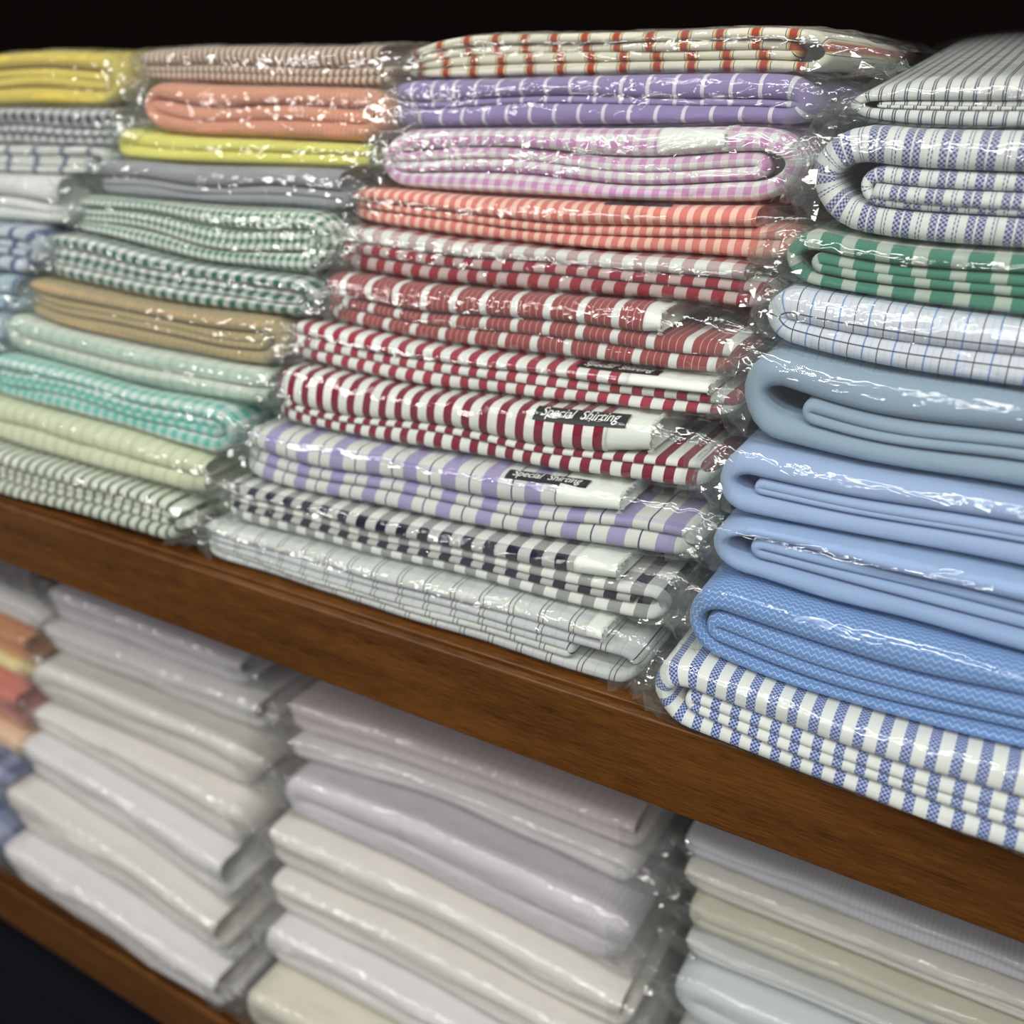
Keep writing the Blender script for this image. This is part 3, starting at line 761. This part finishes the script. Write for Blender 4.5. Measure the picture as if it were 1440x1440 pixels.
make_packet(colB, 6, (24, 1200), (322, 1395), M['w1'], W2, 'white fabric packet lying on the lower shelf board beside its visible edge', film=FILM_WHITE)
colC = low([
    [(412, 975), (600, 1035), (910, 1150)],
    [(408, 1025), (600, 1085), (895, 1200)],
    [(420, 1068), (600, 1120), (895, 1255)],
    [(400, 1145), (600, 1235), (892, 1388)],
    [(386, 1215), (600, 1310), (880, 1460)],
    [(386, 1275), (600, 1383), (870, 1540)],
    [(370, 1345), (600, 1467), (860, 1615)],
    [(350, 1452), (600, 1605), (850, 1770)]], 'white packets in the third column of the lower shelf', 6)
make_packet(colC, 0, (412, 1000), (905, 1170), M['w5'], W2, 'faint pink checked fabric packet directly under the upper board', film=FILM_WHITE)
make_packet(colC, 1, (410, 1045), (898, 1225), M['w1'], W3, 'white fabric packet below the faint pink checked one', film=FILM_WHITE, eR=.03)
make_packet(colC, 2, (405, 1105), (893, 1320), M['w3'], W3, 'lilac white fabric packet with a smooth rolled front', film=FILM_WHITE)
make_packet(colC, 3, (390, 1180), (888, 1420), M['w2'], W2, 'ivory fabric packet below the lilac white one', film=FILM_WHITE)
make_packet(colC, 4, (390, 1245), (876, 1500), M['w2'], W2, 'ivory fabric packet, third from the bottom of the middle white column', film=FILM_WHITE)
make_packet(colC, 5, (378, 1310), (866, 1570), M['w1'], W1, 'white fabric packet, second from the bottom of the middle white column', film=FILM_WHITE)
make_packet(colC, 6, (355, 1400), (856, 1690), M['w4'], W1, 'cream fabric packet at the bottom of the middle white column', film=FILM_WHITE)
colD = low([
    [(955, 1160), (1151, 1230), (1440, 1340), (1600, 1400)],
    [(965, 1203), (1151, 1276), (1440, 1386), (1600, 1450)],
    [(965, 1250), (1040, 1280), (1234, 1359), (1440, 1440), (1600, 1500)],
    [(965, 1305), (1200, 1400), (1440, 1500), (1600, 1565)],
    [(965, 1345), (1200, 1440), (1440, 1548), (1600, 1620)],
    [(940, 1425), (1200, 1550), (1440, 1680)],
    [(900, 1600), (1200, 1780), (1440, 1930)],
    [(890, 1790), (1200, 1990), (1440, 2140)]], 'pale packets in the right column of the lower shelf', 7)
make_packet(colD, 0, (960, 1185), None, M['w3'], W3, 'lilac grey fabric packet under the upper board at the right', film=FILM_SMOOTH, eL=.012)
make_packet(colD, 1, (965, 1230), None, M['w2'], W2, 'pale grey cream fabric packet, second in the right lower column', film=FILM_SMOOTH, eL=.02)
make_packet(colD, 2, (965, 1285), None, M['w4'], W3, 'cream yellow fabric packet in the right lower column', film=FILM_SMOOTH, eL=.02)
make_packet(colD, 3, (965, 1330), None, M['w1'], W2, 'thin white fabric packet below the cream yellow one', film=FILM_SMOOTH)
make_packet(colD, 4, (945, 1390), None, M['w6'], W3, 'bluish white fabric packet at the bottom edge of the picture', film=FILM_SMOOTH)
make_packet(colD, 5, (915, 1520), None, M['w1'], W1, 'white fabric packet below the bluish one, out of the frame', film=FILM_SMOOTH)
make_packet(colD, 6, (895, 1700), None, M['w1'], W1, 'white fabric packet on the lower board, out of the frame', film=FILM_SMOOTH)
colA = low([
    [(-160, 700), (0, 762), (70, 790)],
    [(-160, 760), (0, 824), (75, 858)],
    [(-160, 800), (0, 864), (72, 900)],
    [(-160, 850), (0, 915), (55, 944)],
    [(-160, 876), (0, 940), (50, 962)],
    [(-160, 930), (0, 1012), (50, 1040)],
    [(-160, 972), (0, 1052), (48, 1078)],
    [(-160, 1040), (0, 1130), (40, 1155)],
    [(-160, 1125), (0, 1225), (20, 1237)]], 'coloured packets at the left of the lower shelf', 8)
for i, (a, b, mt, lb) in enumerate([
    ((-160, 730), (62, 825), 'dgrey', 'dark grey fabric packet under the upper board at the left edge'),
    ((-160, 780), (66, 880), 'w1', 'crumpled white fabric packet above the orange one'),
    ((-160, 830), (50, 915), 'orangec', 'orange fabric packet at the left of the lower shelf'),
    ((-160, 865), (46, 950), 'palyel', 'thin pale yellow fabric packet under the orange one'),
    ((-160, 905), (44, 1003), 'coral', 'coral red fabric packet at the left of the lower shelf'),
    ((-160, 950), (46, 1060), 'peach2', 'light peach fabric packet under the coral one'),
    ((-160, 1010), (40, 1115), 'navyblue', 'blue checked fabric packet under the peach one'),
    ((-160, 1090), (28, 1195), 'navyblue', 'blue checked fabric packet lying on the lower board at the left')]):
    make_packet(colA, i, a, b, M[mt], W3 if i % 2 else W2, lb, film=FILM_WHITE)

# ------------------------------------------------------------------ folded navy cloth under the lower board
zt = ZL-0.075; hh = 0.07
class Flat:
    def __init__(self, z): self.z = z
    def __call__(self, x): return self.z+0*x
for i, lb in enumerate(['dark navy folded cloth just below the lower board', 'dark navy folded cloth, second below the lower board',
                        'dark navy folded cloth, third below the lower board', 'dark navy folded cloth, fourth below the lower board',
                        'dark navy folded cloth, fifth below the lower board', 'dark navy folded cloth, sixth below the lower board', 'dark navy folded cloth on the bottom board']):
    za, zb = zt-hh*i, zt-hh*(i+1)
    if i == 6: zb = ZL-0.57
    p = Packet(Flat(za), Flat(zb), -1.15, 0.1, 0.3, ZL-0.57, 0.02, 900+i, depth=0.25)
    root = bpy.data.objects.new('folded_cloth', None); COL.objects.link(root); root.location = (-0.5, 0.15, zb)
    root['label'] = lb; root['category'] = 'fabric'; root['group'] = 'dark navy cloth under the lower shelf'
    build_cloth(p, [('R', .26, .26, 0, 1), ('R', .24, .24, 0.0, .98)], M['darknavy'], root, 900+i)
